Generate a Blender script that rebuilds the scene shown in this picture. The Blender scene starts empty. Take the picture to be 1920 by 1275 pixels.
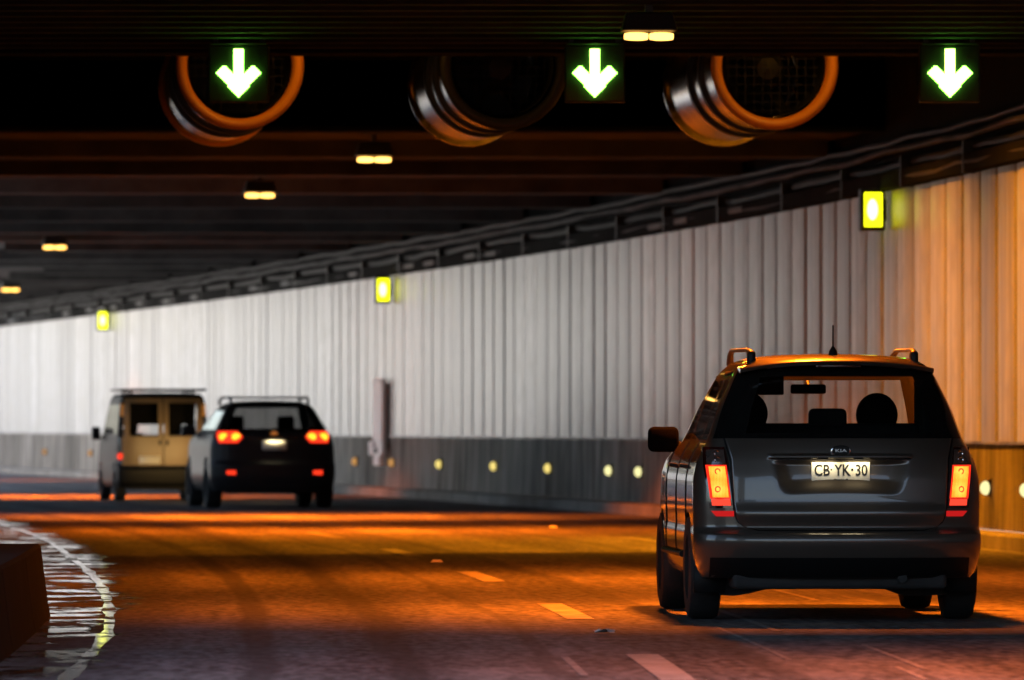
import bpy, bmesh, math, random
import numpy as np
from mathutils import Vector, Matrix
random.seed(7)
R = math.radians
S = bpy.context.scene
COL = S.collection

# ------------------------------------------------------------------ camera, sky, sun, exposure
FPX = 14400.0                       # focal length in photograph pixels (1920 wide): a 270 mm lens
cam = bpy.data.cameras.new('camera')
camo = bpy.data.objects.new('camera', cam); COL.objects.link(camo)
cam.sensor_width = 36; cam.lens = 36 * FPX / 1920
cam.clip_start = 0.5; cam.clip_end = 3000
camo.location = (0, 0, 1.2)
camo.rotation_euler = (R(90) + math.atan(162.5 / FPX), 0, 0)
cam.dof.use_dof = True; cam.dof.focus_distance = 49.5; cam.dof.aperture_fstop = 4.7; cam.dof.aperture_blades = 8
S.camera = camo

SUN_EL, SUN_AZ = 50, 78             # degrees; azimuth measured from +Y towards +X
w = bpy.data.worlds.new('World'); S.world = w; w.use_nodes = True
nt = w.node_tree; bg = nt.nodes['Background']; bg.inputs[1].default_value = 0.15
sky = nt.nodes.new('ShaderNodeTexSky'); sky.sky_type = 'NISHITA'; sky.sun_disc = False
sky.sun_elevation = R(SUN_EL); sky.sun_rotation = R(SUN_AZ); sky.air_density = 1.0; sky.dust_density = 3.0
nt.links.new(sky.outputs[0], bg.inputs[0])
sl = bpy.data.lights.new('sun', 'SUN'); sl.energy = 5.0; sl.angle = R(0.5); sl.color = (1, .95, .88)
so = bpy.data.objects.new('sun', sl); COL.objects.link(so)
sd = Vector((math.sin(R(SUN_AZ)) * math.cos(R(SUN_EL)), math.cos(R(SUN_AZ)) * math.cos(R(SUN_EL)), math.sin(R(SUN_EL))))
so.rotation_euler = sd.to_track_quat('Z', 'Y').to_euler(); so.location = (30, 0, 60)
S.view_settings.view_transform = 'Standard'; S.view_settings.look = 'None'
S.view_settings.exposure = 1.75; S.view_settings.gamma = 1
S.view_settings.use_curve_mapping = False
S.render.engine = 'CYCLES'
S.cycles.use_denoising = True
S.cycles.max_bounces = 8; S.cycles.diffuse_bounces = 4; S.cycles.glossy_bounces = 4
S.cycles.transparent_max_bounces = 12; S.cycles.sample_clamp_indirect = 6

SODIUM = (1.0, 0.175, 0.006)
LAMP_W = 410.0

# ------------------------------------------------------------------ helpers
def tag(o, label=None, cat=None, group=None, kind=None):
    if label: o['label'] = label
    if cat: o['category'] = cat
    if group: o['group'] = group
    if kind: o['kind'] = kind
    return o

def link(o, parent=None):
    COL.objects.link(o)
    if parent is not None: o.parent = parent
    return o

def empty(name, loc=(0, 0, 0), rz=0):
    o = bpy.data.objects.new(name, None); o.empty_display_size = .2
    COL.objects.link(o); o.location = loc; o.rotation_euler = (0, 0, rz); return o

def mk(name, verts, faces, mat, parent=None, smooth=False, uv=None, auto=None):
    me = bpy.data.meshes.new(name); me.from_pydata([tuple(v) for v in verts], [], faces); me.update()
    bm = bmesh.new(); bm.from_mesh(me)
    bmesh.ops.recalc_face_normals(bm, faces=bm.faces) if uv is None else None
    bm.to_mesh(me); bm.free()
    if mat is not None: me.materials.append(mat)
    if smooth:
        for p in me.polygons: p.use_smooth = True
        if auto is not None:
            try: me.set_sharp_from_angle(angle=R(auto))
            except Exception: pass
    if uv is not None:
        l = me.uv_layers.new(name='UVMap')
        for lp in me.loops: l.data[lp.index].uv = uv[lp.vertex_index]
    return link(bpy.data.objects.new(name, me), parent)

class MB:
    """collects simple shapes into one mesh"""
    def __init__(s): s.v = []; s.f = []
    def add(s, v, f):
        n = len(s.v); s.v += [tuple(p) for p in v]; s.f += [tuple(i + n for i in q) for q in f]; return s
    def box(s, x0, x1, y0, y1, z0, z1, M=None):
        v = [Vector(p) for p in ((x0,y0,z0),(x1,y0,z0),(x1,y1,z0),(x0,y1,z0),(x0,y0,z1),(x1,y0,z1),(x1,y1,z1),(x0,y1,z1))]
        if M is not None: v = [M @ p for p in v]
        return s.add(v, [(0,3,2,1),(4,5,6,7),(0,1,5,4),(1,2,6,5),(2,3,7,6),(3,0,4,7)])
    def lathe(s, prof, n=32, axis='y', c=(0, 0, 0), a0=0, closed=True):
        """prof: (radius, along)"""
        v = []; f = []; m = len(prof)
        for i in range(n):
            a = a0 + 2 * math.pi * i / n
            for r, t in prof:
                p = {'y': (r*math.cos(a), t, r*math.sin(a)), 'z': (r*math.cos(a), r*math.sin(a), t), 'x': (t, r*math.cos(a), r*math.sin(a))}[axis]
                v.append((p[0]+c[0], p[1]+c[1], p[2]+c[2]))
        for i in range(n):
            j = (i + 1) % n
            for k in range(m - 1): f.append((i*m+k, i*m+k+1, j*m+k+1, j*m+k))
        return s.add(v, f)
    def tube(s, path, r, n=8, flat=1.0):
        v = []; f = []; P = [Vector(p) for p in path]; m = len(P)
        rr = r if isinstance(r, (list, tuple)) else [r] * m
        for i, p in enumerate(P):
            t = (P[min(i+1, m-1)] - P[max(i-1, 0)]).normalized()
            up = Vector((0, 0, 1)) if abs(t.z) < .95 else Vector((0, 1, 0))
            a = t.cross(up).normalized(); b = a.cross(t).normalized()
            for k in range(n):
                g = 2 * math.pi * k / n
                v.append(p + a * math.cos(g) * rr[i] * flat + b * math.sin(g) * rr[i])
        for i in range(m - 1):
            for k in range(n): f.append((i*n+k, i*n+(k+1) % n, (i+1)*n+(k+1) % n, (i+1)*n+k))
        f.append(tuple(range(n))); f.append(tuple((m-1)*n+k for k in range(n)))
        return s.add(v, f)
    def prism(s, poly, y0, y1):
        n = len(poly)
        v = [(x, y0, z) for x, z in poly] + [(x, y1, z) for x, z in poly]
        f = [tuple(range(n)), tuple(range(2*n-1, n-1, -1))] + [(i, (i+1) % n, n+(i+1) % n, n+i) for i in range(n)]
        return s.add(v, f)
    def build(s, name, mat, parent=None, smooth=False, auto=40): return mk(name, s.v, s.f, mat, parent, smooth, auto=auto if smooth else None)

def bevel(o, wd=.01, seg=2):
    m = o.modifiers.new('bevel', 'BEVEL'); m.width = wd; m.segments = seg; m.limit_method = 'ANGLE'; m.angle_limit = R(35); return o

def pchip(xs, ys):
    x = np.array(xs, float); y = np.array(ys, float); h = np.diff(x); d = np.diff(y) / h; m = np.zeros_like(y)
    m[0], m[-1] = d[0], d[-1]
    for i in range(1, len(x) - 1):
        if d[i-1] * d[i] > 0: m[i] = (h[i-1] + h[i]) * 1.0 / ((h[i-1]*.33 + h[i]*.67) / d[i-1] + (h[i-1]*.67 + h[i]*.33) / d[i]) if True else 0
    def f(q):
        q = min(max(q, x[0]), x[-1]); i = min(int(np.searchsorted(x, q, 'right')) - 1, len(x) - 2); t = (q - x[i]) / h[i]
        return float((1+2*t)*(1-t)**2*y[i] + t*(1-t)**2*h[i]*m[i] + t*t*(3-2*t)*y[i+1] + t*t*(t-1)*h[i]*m[i+1])
    return f

def text_mesh(txt, size, name, mat, parent, loc, rot, extrude=.001, bold=0.0, sx=1.0, space=1.0):
    cu = bpy.data.curves.new(name, 'FONT'); cu.body = txt; cu.size = size; cu.align_x = 'CENTER'; cu.align_y = 'CENTER'
    cu.extrude = extrude; cu.offset = bold; cu.resolution_u = 4; cu.space_character = space
    t = bpy.data.objects.new(name + '_curve', cu); COL.objects.link(t)
    bpy.context.view_layer.update()
    me = bpy.data.meshes.new_from_object(t.evaluated_get(bpy.context.evaluated_depsgraph_get()))
    bpy.data.objects.remove(t); me.materials.clear(); me.materials.append(mat)
    o = link(bpy.data.objects.new(name, me), parent); o.location = loc; o.rotation_euler = rot; o.scale = (sx, 1, 1)
    return o

# ------------------------------------------------------------------ materials
def newmat(name):
    m = bpy.data.materials.new(name); m.use_nodes = True
    return m, m.node_tree, m.node_tree.nodes['Principled BSDF']

def plain(name, col, rough=.5, metal=0, spec=.5, coat=0, bump=0, bscale=60, var=0, vscale=3, crough=.05):
    m, t, b = newmat(name)
    b.inputs['Base Color'].default_value = (*col, 1); b.inputs['Roughness'].default_value = rough
    b.inputs['Metallic'].default_value = metal; b.inputs['Specular IOR Level'].default_value = spec
    b.inputs['Coat Weight'].default_value = coat; b.inputs['Coat Roughness'].default_value = crough
    tc = t.nodes.new('ShaderNodeTexCoord')
    if var:
        n = t.nodes.new('ShaderNodeTexNoise'); n.inputs['Scale'].default_value = vscale; n.inputs['Detail'].default_value = 6
        r = t.nodes.new('ShaderNodeValToRGB'); r.color_ramp.elements[0].position = .3; r.color_ramp.elements[1].position = .7
        r.color_ramp.elements[0].color = (*[c * (1 - var) for c in col], 1); r.color_ramp.elements[1].color = (*[min(1, c * (1 + var)) for c in col], 1)
        t.links.new(tc.outputs['Object'], n.inputs['Vector']); t.links.new(n.outputs['Fac'], r.inputs['Fac']); t.links.new(r.outputs[0], b.inputs['Base Color'])
    if bump:
        n = t.nodes.new('ShaderNodeTexNoise'); n.inputs['Scale'].default_value = bscale; n.inputs['Detail'].default_value = 4
        bp = t.nodes.new('ShaderNodeBump'); bp.inputs['Strength'].default_value = bump; bp.inputs['Distance'].default_value = .02
        t.links.new(tc.outputs['Object'], n.inputs['Vector']); t.links.new(n.outputs['Fac'], bp.inputs['Height']); t.links.new(bp.outputs[0], b.inputs['Normal'])
    return m

def emit(name, col, st, base=(.02, .02, .02)):
    m, t, b = newmat(name)
    b.inputs['Base Color'].default_value = (*base, 1); b.inputs['Emission Color'].default_value = (*col, 1)
    b.inputs['Emission Strength'].default_value = st; b.inputs['Roughness'].default_value = .5; b.inputs['Specular IOR Level'].default_value = .08
    return m

def glass(name, tint, rough=.01, ior=1.45):
    m = bpy.data.materials.new(name); m.use_nodes = True; t = m.node_tree; t.nodes.clear()
    o = t.nodes.new('ShaderNodeOutputMaterial'); mx = t.nodes.new('ShaderNodeMixShader'); fr = t.nodes.new('ShaderNodeFresnel')
    tr = t.nodes.new('ShaderNodeBsdfTransparent'); gl = t.nodes.new('ShaderNodeBsdfGlossy')
    tr.inputs[0].default_value = (*tint, 1); gl.inputs['Roughness'].default_value = rough; fr.inputs[0].default_value = ior
    gl.inputs['Color'].default_value = (1, 1, 1, 1)
    ge = t.nodes.new('ShaderNodeNewGeometry'); mr = t.nodes.new('ShaderNodeMapRange'); mr.inputs['To Min'].default_value = ior; mr.inputs['To Max'].default_value = 1 / ior
    t.links.new(ge.outputs['Backfacing'], mr.inputs[0]); t.links.new(mr.outputs[0], fr.inputs[0])
    t.links.new(fr.outputs[0], mx.inputs[0]); t.links.new(tr.outputs[0], mx.inputs[1]); t.links.new(gl.outputs[0], mx.inputs[2]); t.links.new(mx.outputs[0], o.inputs[0])
    return m

def N(t, kind, **kw):
    n = t.nodes.new(kind)
    for k, v in kw.items():
        if k.startswith('i_'): n.inputs[int(k[2:])].default_value = v
        else: setattr(n, k, v)
    return n

def ramp(t, fac, stops):
    r = t.nodes.new('ShaderNodeValToRGB'); cr = r.color_ramp
    while len(cr.elements) < len(stops): cr.elements.new(.5)
    for e, (p, c) in zip(cr.elements, stops): e.position = p; e.color = (*c, 1) if len(c) == 3 else c
    t.links.new(fac, r.inputs[0]); return r.outputs[0]

def math_(t, op, a, b=None):
    n = t.nodes.new('ShaderNodeMath'); n.operation = op
    for i, x in enumerate((a, b)):
        if x is None: continue
        if isinstance(x, (int, float)): n.inputs[i].default_value = x
        else: t.links.new(x, n.inputs[i])
    return n.outputs[0]

def mixc(t, fac, a, b, mode='MIX'):
    n = t.nodes.new('ShaderNodeMix'); n.data_type = 'RGBA'; n.blend_type = mode
    for s, x in ((n.inputs[0], fac), (n.inputs[6], a), (n.inputs[7], b)):
        if isinstance(x, (int, float)): s.default_value = x
        elif isinstance(x, tuple): s.default_value = (*x, 1)
        else: t.links.new(x, s)
    return n.outputs[2]

def asphalt():
    m, t, b = newmat('asphalt')
    uv = N(t, 'ShaderNodeUVMap'); sep = N(t, 'ShaderNodeSeparateXYZ'); t.links.new(uv.outputs[0], sep.inputs[0])
    u, v = sep.outputs[0], sep.outputs[1]
    st = N(t, 'ShaderNodeMapping'); st.inputs['Scale'].default_value = (1.6, .22, 1); t.links.new(uv.outputs[0], st.inputs[0])
    n1 = N(t, 'ShaderNodeTexNoise'); n1.inputs['Scale'].default_value = 1; n1.inputs['Detail'].default_value = 5; t.links.new(st.outputs[0], n1.inputs['Vector'])
    st2 = N(t, 'ShaderNodeMapping'); st2.inputs['Scale'].default_value = (.5, .12, 1); t.links.new(uv.outputs[0], st2.inputs[0])
    n2 = N(t, 'ShaderNodeTexNoise'); n2.inputs['Scale'].default_value = 1; n2.inputs['Detail'].default_value = 4; t.links.new(st2.outputs[0], n2.inputs['Vector'])
    n3 = N(t, 'ShaderNodeTexNoise'); n3.inputs['Scale'].default_value = 1; n3.inputs['Detail'].default_value = 3; st4 = N(t, 'ShaderNodeMapping'); st4.inputs['Scale'].default_value = (16, 3, 1); t.links.new(uv.outputs[0], st4.inputs[0]); t.links.new(st4.outputs[0], n3.inputs['Vector'])
    st3 = N(t, 'ShaderNodeMapping'); st3.inputs['Scale'].default_value = (5, .6, 1); t.links.new(uv.outputs[0], st3.inputs[0])
    n5 = N(t, 'ShaderNodeTexNoise'); n5.inputs['Scale'].default_value = 1; n5.inputs['Detail'].default_value = 6; n5.inputs['Roughness'].default_value = .7; t.links.new(st3.outputs[0], n5.inputs['Vector'])
    # polished wheel tracks along each lane
    tr = math_(t, 'MULTIPLY', math_(t, 'ADD', u, 2.87), 2 * math.pi / 1.57)
    tr = math_(t, 'MULTIPLY', math_(t, 'ADD', math_(t, 'COSINE', tr), 1.0), .5)
    c = ramp(t, n1.outputs['Fac'], [(.35, (.065, .060, .058)), (.65, (.155, .145, .14))])
    c = mixc(t, math_(t, 'MULTIPLY', n2.outputs['Fac'], .55), c, (.09, .08, .076))
    c = mixc(t, math_(t, 'MULTIPLY', ramp(t, tr, [(.45, (0, 0, 0)), (.85, (1, 1, 1))]), .9), c, (.03, .027, .028))
    c = mixc(t, 1.0, c, ramp(t, n5.outputs['Fac'], [(.36, (.42, .42, .42)), (.64, (1.55, 1.55, 1.55))]), 'MULTIPLY')
    c = mixc(t, .45, c, ramp(t, n3.outputs['Fac'], [(.36, (.02, .02, .02)), (.64, (.19, .18, .18))]))
    for uc, wd, am in ((-1.28, .13, .75), (-2.02, .11, .7), (-.52, .06, .5), (.55, .10, .5), (2.35, .14, .55), (1.72, .05, .4)):      # tyre marks
        wob = math_(t, 'MULTIPLY', math_(t, 'SUBTRACT', n2.outputs['Fac'], .5), .35)
        dd = math_(t, 'ABSOLUTE', math_(t, 'SUBTRACT', math_(t, 'ADD', u, wob), uc))
        bnd = math_(t, 'MULTIPLY', ramp(t, dd, [(wd * .55, (1, 1, 1)), (wd, (0, 0, 0))]), math_(t, 'MULTIPLY', n5.outputs['Fac'], am * 1.6))
        c = mixc(t, bnd, c, (.016, .015, .016))
    # wet gutter: puddles along the kerb
    w0 = N(t, 'ShaderNodeMapping'); w0.inputs['Scale'].default_value = (1.3, 1.3, 1); t.links.new(uv.outputs[0], w0.inputs[0])
    nw = N(t, 'ShaderNodeTexNoise'); nw.inputs['Scale'].default_value = 1.0; nw.inputs['Detail'].default_value = 5; nw.inputs['Roughness'].default_value = .65
    t.links.new(w0.outputs[0], nw.inputs['Vector'])
    edge = math_(t, 'ADD', math_(t, 'MULTIPLY', u, -1.9), -5.45)      # >0 left of about -2.66
    mask = math_(t, 'ADD', edge, math_(t, 'MULTIPLY', math_(t, 'SUBTRACT', nw.outputs['Fac'], .5), 1.9))
    mask = ramp(t, math_(t, 'ADD', mask, .5), [(.35, (0, 0, 0)), (.75, (1, 1, 1))])
    w1 = N(t, 'ShaderNodeMapping'); w1.inputs['Scale'].default_value = (1.5, 1.1, 1); w1.inputs['Location'].default_value = (3.1, 7.7, 0); t.links.new(uv.outputs[0], w1.inputs[0])
    nd = N(t, 'ShaderNodeTexNoise'); nd.inputs['Scale'].default_value = 1.0; nd.inputs['Detail'].default_value = 7; nd.inputs['Roughness'].default_value = .7; t.links.new(w1.outputs[0], nd.inputs['Vector'])
    mask = math_(t, 'MULTIPLY', mask, ramp(t, nd.outputs['Fac'], [(.465, (0, 0, 0)), (.545, (1, 1, 1))]))
    t.links.new(mixc(t, mask, c, (.02, .019, .019)), b.inputs['Base Color'])
    rr = mixc(t, mask, (.82, .82, .82), (.035, .035, .035)); t.links.new(rr, b.inputs['Roughness'])
    sp = mixc(t, mask, (.22, .22, .22), (.8, .8, .8)); t.links.new(sp, b.inputs['Specular IOR Level'])
    bp = N(t, 'ShaderNodeBump'); bp.inputs['Distance'].default_value = .01
    t.links.new(math_(t, 'SUBTRACT', .5, math_(t, 'MULTIPLY', mask, .497)), bp.inputs['Strength'])
    t.links.new(n3.outputs['Fac'], bp.inputs['Height']); t.links.new(bp.outputs[0], b.inputs['Normal'])
    return m

def panel_mat():
    m, t, b = newmat('wall_panel_paint')
    tc = N(t, 'ShaderNodeTexCoord'); oi = N(t, 'ShaderNodeObjectInfo')
    mp = N(t, 'ShaderNodeMapping'); mp.inputs['Scale'].default_value = (3, 9, .35)
    add = N(t, 'ShaderNodeVectorMath'); add.operation = 'ADD'
    sc = N(t, 'ShaderNodeVectorMath'); sc.operation = 'SCALE'; sc.inputs[3].default_value = 37
    t.links.new(oi.outputs['Random'], sc.inputs[0]); t.links.new(tc.outputs['Object'], add.inputs[0]); t.links.new(sc.outputs[0], add.inputs[1])
    t.links.new(add.outputs[0], mp.inputs[0])
    n = N(t, 'ShaderNodeTexNoise'); n.inputs['Scale'].default_value = .9; n.inputs['Detail'].default_value = 6; t.links.new(mp.outputs[0], n.inputs['Vector'])
    c = ramp(t, n.outputs['Fac'], [(.3, (.22, .22, .226)), (.65, (.48, .48, .487))])
    tone = ramp(t, oi.outputs['Random'], [(0, (.58, .58, .575)), (1, (1, 1, 1))])
    c = mixc(t, 1.0, c, tone, 'MULTIPLY')
    sp = N(t, 'ShaderNodeSeparateXYZ'); t.links.new(tc.outputs['Object'], sp.inputs[0])
    n4 = N(t, 'ShaderNodeTexNoise'); n4.inputs['Scale'].default_value = 2.5; n4.inputs['Detail'].default_value = 6; t.links.new(add.outputs[0], n4.inputs['Vector'])
    grime = math_(t, 'MULTIPLY', ramp(t, n4.outputs['Fac'], [(.45, (0, 0, 0)), (.62, (1, 1, 1))]), .6)
    c = mixc(t, grime, c, (.25, .24, .22))
    t.links.new(c, b.inputs['Base Color']); b.inputs['Roughness'].default_value = .42; b.inputs['Specular IOR Level'].default_value = .45
    return m

def concrete(name, a, bcol, streak=True):
    m, t, b = newmat(name)
    tc = N(t, 'ShaderNodeTexCoord'); oi = N(t, 'ShaderNodeObjectInfo')
    sc = N(t, 'ShaderNodeVectorMath'); sc.operation = 'SCALE'; sc.inputs[3].default_value = 53
    add = N(t, 'ShaderNodeVectorMath'); add.operation = 'ADD'
    t.links.new(oi.outputs['Random'], sc.inputs[0]); t.links.new(tc.outputs['Object'], add.inputs[0]); t.links.new(sc.outputs[0], add.inputs[1])
    mp = N(t, 'ShaderNodeMapping'); mp.inputs['Scale'].default_value = (2, 2.2, .5) if streak else (1, 1, 1); t.links.new(add.outputs[0], mp.inputs[0])
    n = N(t, 'ShaderNodeTexNoise'); n.inputs['Scale'].default_value = 1.1; n.inputs['Detail'].default_value = 8; n.inputs['Roughness'].default_value = .6; t.links.new(mp.outputs[0], n.inputs['Vector'])
    c = ramp(t, n.outputs['Fac'], [(.3, a), (.72, bcol)])
    tone = ramp(t, oi.outputs['Random'], [(0, (.6, .59, .57)), (1, (1, 1, 1))])
    t.links.new(mixc(t, 1.0, c, tone, 'MULTIPLY'), b.inputs['Base Color'])
    b.inputs['Roughness'].default_value = .9; b.inputs['Specular IOR Level'].default_value = .25 if bcol[0] > .05 else .04
    bp = N(t, 'ShaderNodeBump'); bp.inputs['Strength'].default_value = .4; bp.inputs['Distance'].default_value = .02
    n2 = N(t, 'ShaderNodeTexNoise'); n2.inputs['Scale'].default_value = 14; n2.inputs['Detail'].default_value = 6; t.links.new(add.outputs[0], n2.inputs['Vector'])
    t.links.new(n2.outputs['Fac'], bp.inputs['Height']); t.links.new(bp.outputs[0], b.inputs['Normal'])
    return m

def wet_paint():
    m, t, b = newmat('wet_edge_paint'); tc = N(t, 'ShaderNodeTexCoord')
    n = N(t, 'ShaderNodeTexNoise'); n.inputs['Scale'].default_value = 1.7; n.inputs['Detail'].default_value = 7; n.inputs['Roughness'].default_value = .7; t.links.new(tc.outputs['Object'], n.inputs['Vector'])
    t.links.new(ramp(t, n.outputs['Fac'], [(.4, (.20, .20, .195)), (.6, (.05, .05, .05))]), b.inputs['Base Color'])
    t.links.new(ramp(t, n.outputs['Fac'], [(.52, (.05, .05, .05)), (.66, (.75, .75, .75))]), b.inputs['Roughness'])
    t.links.new(ramp(t, n.outputs['Fac'], [(.52, (.8, .8, .8)), (.66, (.15, .15, .15))]), b.inputs['Specular IOR Level'])
    return m

M = dict(
    asphalt=asphalt(), panel=panel_mat(),
    plinth=concrete('plinth_concrete', (.065, .057, .049), (.44, .405, .36)),
    kerb=concrete('kerb_concrete', (.16, .145, .13), (.33, .31, .28), False),
    soot=concrete('sooty_concrete', (.005, .005, .005), (.013, .013, .0135), False),
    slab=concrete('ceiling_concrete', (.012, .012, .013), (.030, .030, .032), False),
    slablit=concrete('daylit_ceiling_concrete', (.03, .03, .032), (.085, .086, .09), False),  # lighter copy of the ceiling concrete, daylight put into the colour
    outside=concrete('outside_concrete', (.62, .61, .59), (.78, .77, .75), False),
    earth=plain('earth', (.26, .23, .19), .95, var=.3, vscale=.2),
    line=plain('road_paint', (.25, .235, .22), .7, spec=.2, var=.45, vscale=5, bump=.2),
    edge=wet_paint(),
    worn=plain('worn_paint', (.19, .18, .17), .8, spec=.3, var=.4, vscale=5),
    white=plain('white_metal', (.82, .83, .85), .5, spec=.3),
    black=plain('black_metal', (.012, .012, .012), .5),
    hull=plain('sign_black', (.008, .010, .009), .6, spec=.2),
    dark=plain('dark_steel', (.009, .009, .0095), .6, spec=.25, var=.6, vscale=2),
    dusty=plain('dusty_conduit', (.035, .035, .036), .7, spec=.25, var=.95, vscale=.8),
    galv=plain('dusty_pipe', (.22, .22, .23), .5, .4, var=.6, vscale=1.3),
    sleeve=plain('pale_sleeve', (.11, .11, .11), .7, var=.8, vscale=1.1),
    steel=plain('fan_steel', (.45, .45, .46), .24, 1.0, var=.2, vscale=3),
    fanin=plain('fan_silencer', (.02, .022, .026), .6),
    orange=plain('orange_finish', (.85, .33, .03), .4),  # even orange base for the fan lips and the van strip
    lens=emit('sodium_lens', (1.0, .50, .10), 1.3),
    arrow=emit('arrow_leds', (.24, 1.0, .075), 6.0),
    yellow=emit('yellow_lamp', (.80, .85, .006), 1.1),
    yellowhot=emit('yellow_lamp_core', (1.0, 1.0, .22), 1.6),
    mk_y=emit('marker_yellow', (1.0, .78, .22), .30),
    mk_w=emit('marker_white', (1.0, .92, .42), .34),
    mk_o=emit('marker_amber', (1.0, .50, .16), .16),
    gloss=plain('black_gloss', (.006, .006, .006), .12, spec=.4),
    matte=plain('matte_black', (.003, .003, .003), .8, spec=.0),
    tar=plain('black_sooty_concrete', (.0045, .0045, .0045), .9, spec=.05, var=.5, vscale=2),
    rubber=plain('rubber', (.012, .012, .012), .75, bump=.3, bscale=40),
    rim=plain('alloy_rim', (.35, .35, .36), .35, .9),
    trim=plain('black_trim', (.005, .005, .005), .5, spec=.2),
    rail=plain('roof_rail_grey', (.05, .05, .052), .35, .3),
    under=plain('underbody', (.02, .019, .018), .8, var=.4, vscale=6),
    seat=plain('seat_cloth', (.010, .010, .010), .9, spec=.1),
    chrome=plain('chrome', (.7, .7, .7), .08, 1.0),
    plate=plain('plate_white', (.85, .80, .66), .45),
    ink=plain('plate_ink', (.01, .01, .01), .5),
    dlens=plain('smoked_lens', (.03, .006, .005), .12, coat=1),
    clens=plain('clear_lens', (.10, .07, .06), .1, .3, coat=1),
    glass=glass('window_glass', (.86, .87, .86)), privacy=glass('privacy_glass', (.10, .10, .10)),
    midglass=glass('tinted_glass', (.20, .20, .20)),
    paper=plain('paper', (.7, .62, .55), .8),
)
def paint(name, col, metal=.35, rough=.34): return plain(name, col, rough, metal, .5, coat=.9, crough=.06)

# ------------------------------------------------------------------ the road's course
ND = np.array([[-60, .06], [0, .035], [30, -.012], [44, -.034], [60, -.058], [78, -.085], [97, -.12], [128, -.15], [170, -.17], [230, -.185], [300, -.2]])
_d = np.arange(-60, 300.1, .25); _s = np.interp(_d, ND[:, 0], ND[:, 1])
_x = np.concatenate([[0], np.cumsum((_s[1:] + _s[:-1]) / 2 * .25)]); _x += .57 - np.interp(44, _d, _x)
LX = lambda D: float(np.interp(D, _d, _x))
SL = lambda D: float(np.interp(D, _d, _s))
HD = lambda D: math.atan(-SL(D))                 # heading as a rotation about z
def P(D, off, z=0.0): return Vector((LX(D) + off, D, z))

def unparent_offset(o, p):
    o.matrix_parent_inverse = (Matrix.Translation(p.location) @ Matrix.Rotation(p.rotation_euler.z, 4, 'Z')).inverted()

def strip(name, D0, D1, prof, mat, parent=None, step=2.0, closed=False, kind=None, uv=False, smooth=False):
    """sweep a profile of (offset, z) along the road"""
    n = max(2, int(math.ceil((D1 - D0) / step)) + 1); m = len(prof); v = []; f = []; u = []
    for i in range(n):
        D = D0 + (D1 - D0) * i / (n - 1)
        for o, z in prof: v.append(P(D, o, z)); u.append((o, D))
    for i in range(n - 1):
        for k in range(m if closed else m - 1):
            a, b_ = i*m+k, i*m+(k+1) % m
            f.append((a, b_, b_+m, a+m))
    if closed: f.append(tuple(range(m-1, -1, -1))); f.append(tuple((n-1)*m+k for k in range(m)))
    o = mk(name, v, f, mat, parent, smooth, uv=u if uv else None)
    if parent is not None: unparent_offset(o, parent)
    if kind: tag(o, kind=kind)
    return o

T0, T1 = 35.6, 226.0        # the covered stretch; unseen near end placed to let daylight in
WALL = 6.35
# ------------------------------------------------------------------ setting: ground, road, kerbs
mk('ground', [(-1500, -1500, -.06), (1500, -1500, -.06), (1500, 1500, -.06), (-1500, 1500, -.06)], [(0, 1, 2, 3)], M['earth'])['kind'] = 'structure'
road = strip('road', -58, 296, [(-4.3 + .5 * i, 0) for i in range(21)] + [(5.95, 0)], M['asphalt'], uv=True, kind='structure')
strip('pavement', -58, 296, [(5.95, -.03), (5.95, .13), (5.98, .15), (6.33, .15), (6.33, -.03)], M['kerb'], step=1.5, closed=True, kind='structure')

def dash(D0, D1, off, wd, mat, z=.004):
    n = 5; v = []; f = []
    for i in range(n):
        D = D0 + (D1 - D0) * i / (n - 1)
        v += [P(D, off - wd/2, z), P(D, off + wd/2, z)]
    f = [(2*i, 2*i+1, 2*i+3, 2*i+2) for i in range(n - 1)]
    return mk('lane_marking', v, f, mat, road)
for k in range(-2, 14):
    D = 36.2 + 11.6 * k
    dash(D, D + 4.2, 0.0, .17, M['line'] if k < 4 else M['worn'])
for k in range(-2, 14):
    D = 33 + 11.6 * k
    dash(D, D + 4.0, 3.15, .15, M['worn'])
ev = []; ef = []
for i in range(130):
    D = 20 + 1.2 * i; o = -2.90 - .30 * min(1, max(0, (D - 45) / 25)); q = .035 + .012 * math.sin(i * 2.3) + .008 * math.sin(i * 5.1)
    ev += [P(D, o - q, .004), P(D, o + q, .004)]
mk('edge_line', ev, [(2*i, 2*i+1, 2*i+3, 2*i+2) for i in range(129)], M['edge'], road)
strip('edge_line', -20, 226, [(5.72, .004), (5.82, .004)], M['worn'], road, step=1.5)
for (D0, D1, o, wd) in ((38, 42.2, 1.30, .035), (39.5, 46, .72, .03), (36.4, 38.4, 1.18, .03), (45, 55, 1.02, .05), (37, 40, -.42, .04), (53, 60, 1.9, .05)):
    dash(D0, D1, o, wd, M['worn'], .003)
for D, o in ((67.8, .0), (91, 3.2)):
    c = P(D, o); b = MB(); s = .055
    b.add([(-s, -s, 0), (s, -s, 0), (s, s, 0), (-s, s, 0), (-s*.6, -s*.5, .022), (s*.6, -s*.5, .022), (s*.6, s*.5, .022), (-s*.6, s*.5, .022)],
          [(4, 5, 6, 7), (0, 1, 5, 4), (1, 2, 6, 5), (2, 3, 7, 6), (3, 0, 4, 7), (3, 2, 1, 0)])
    st = b.build('road_stud', M['paper']); st.location = (c.x, c.y, .005)
    tag(st, 'small white stud on the lane line ' + ('between the near dashes and the dark SUV' if D < 80 else 'ahead of the parked-looking grey car, before the kerb').replace('parked-looking ', ''), 'road stud', 'road studs')
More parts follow.
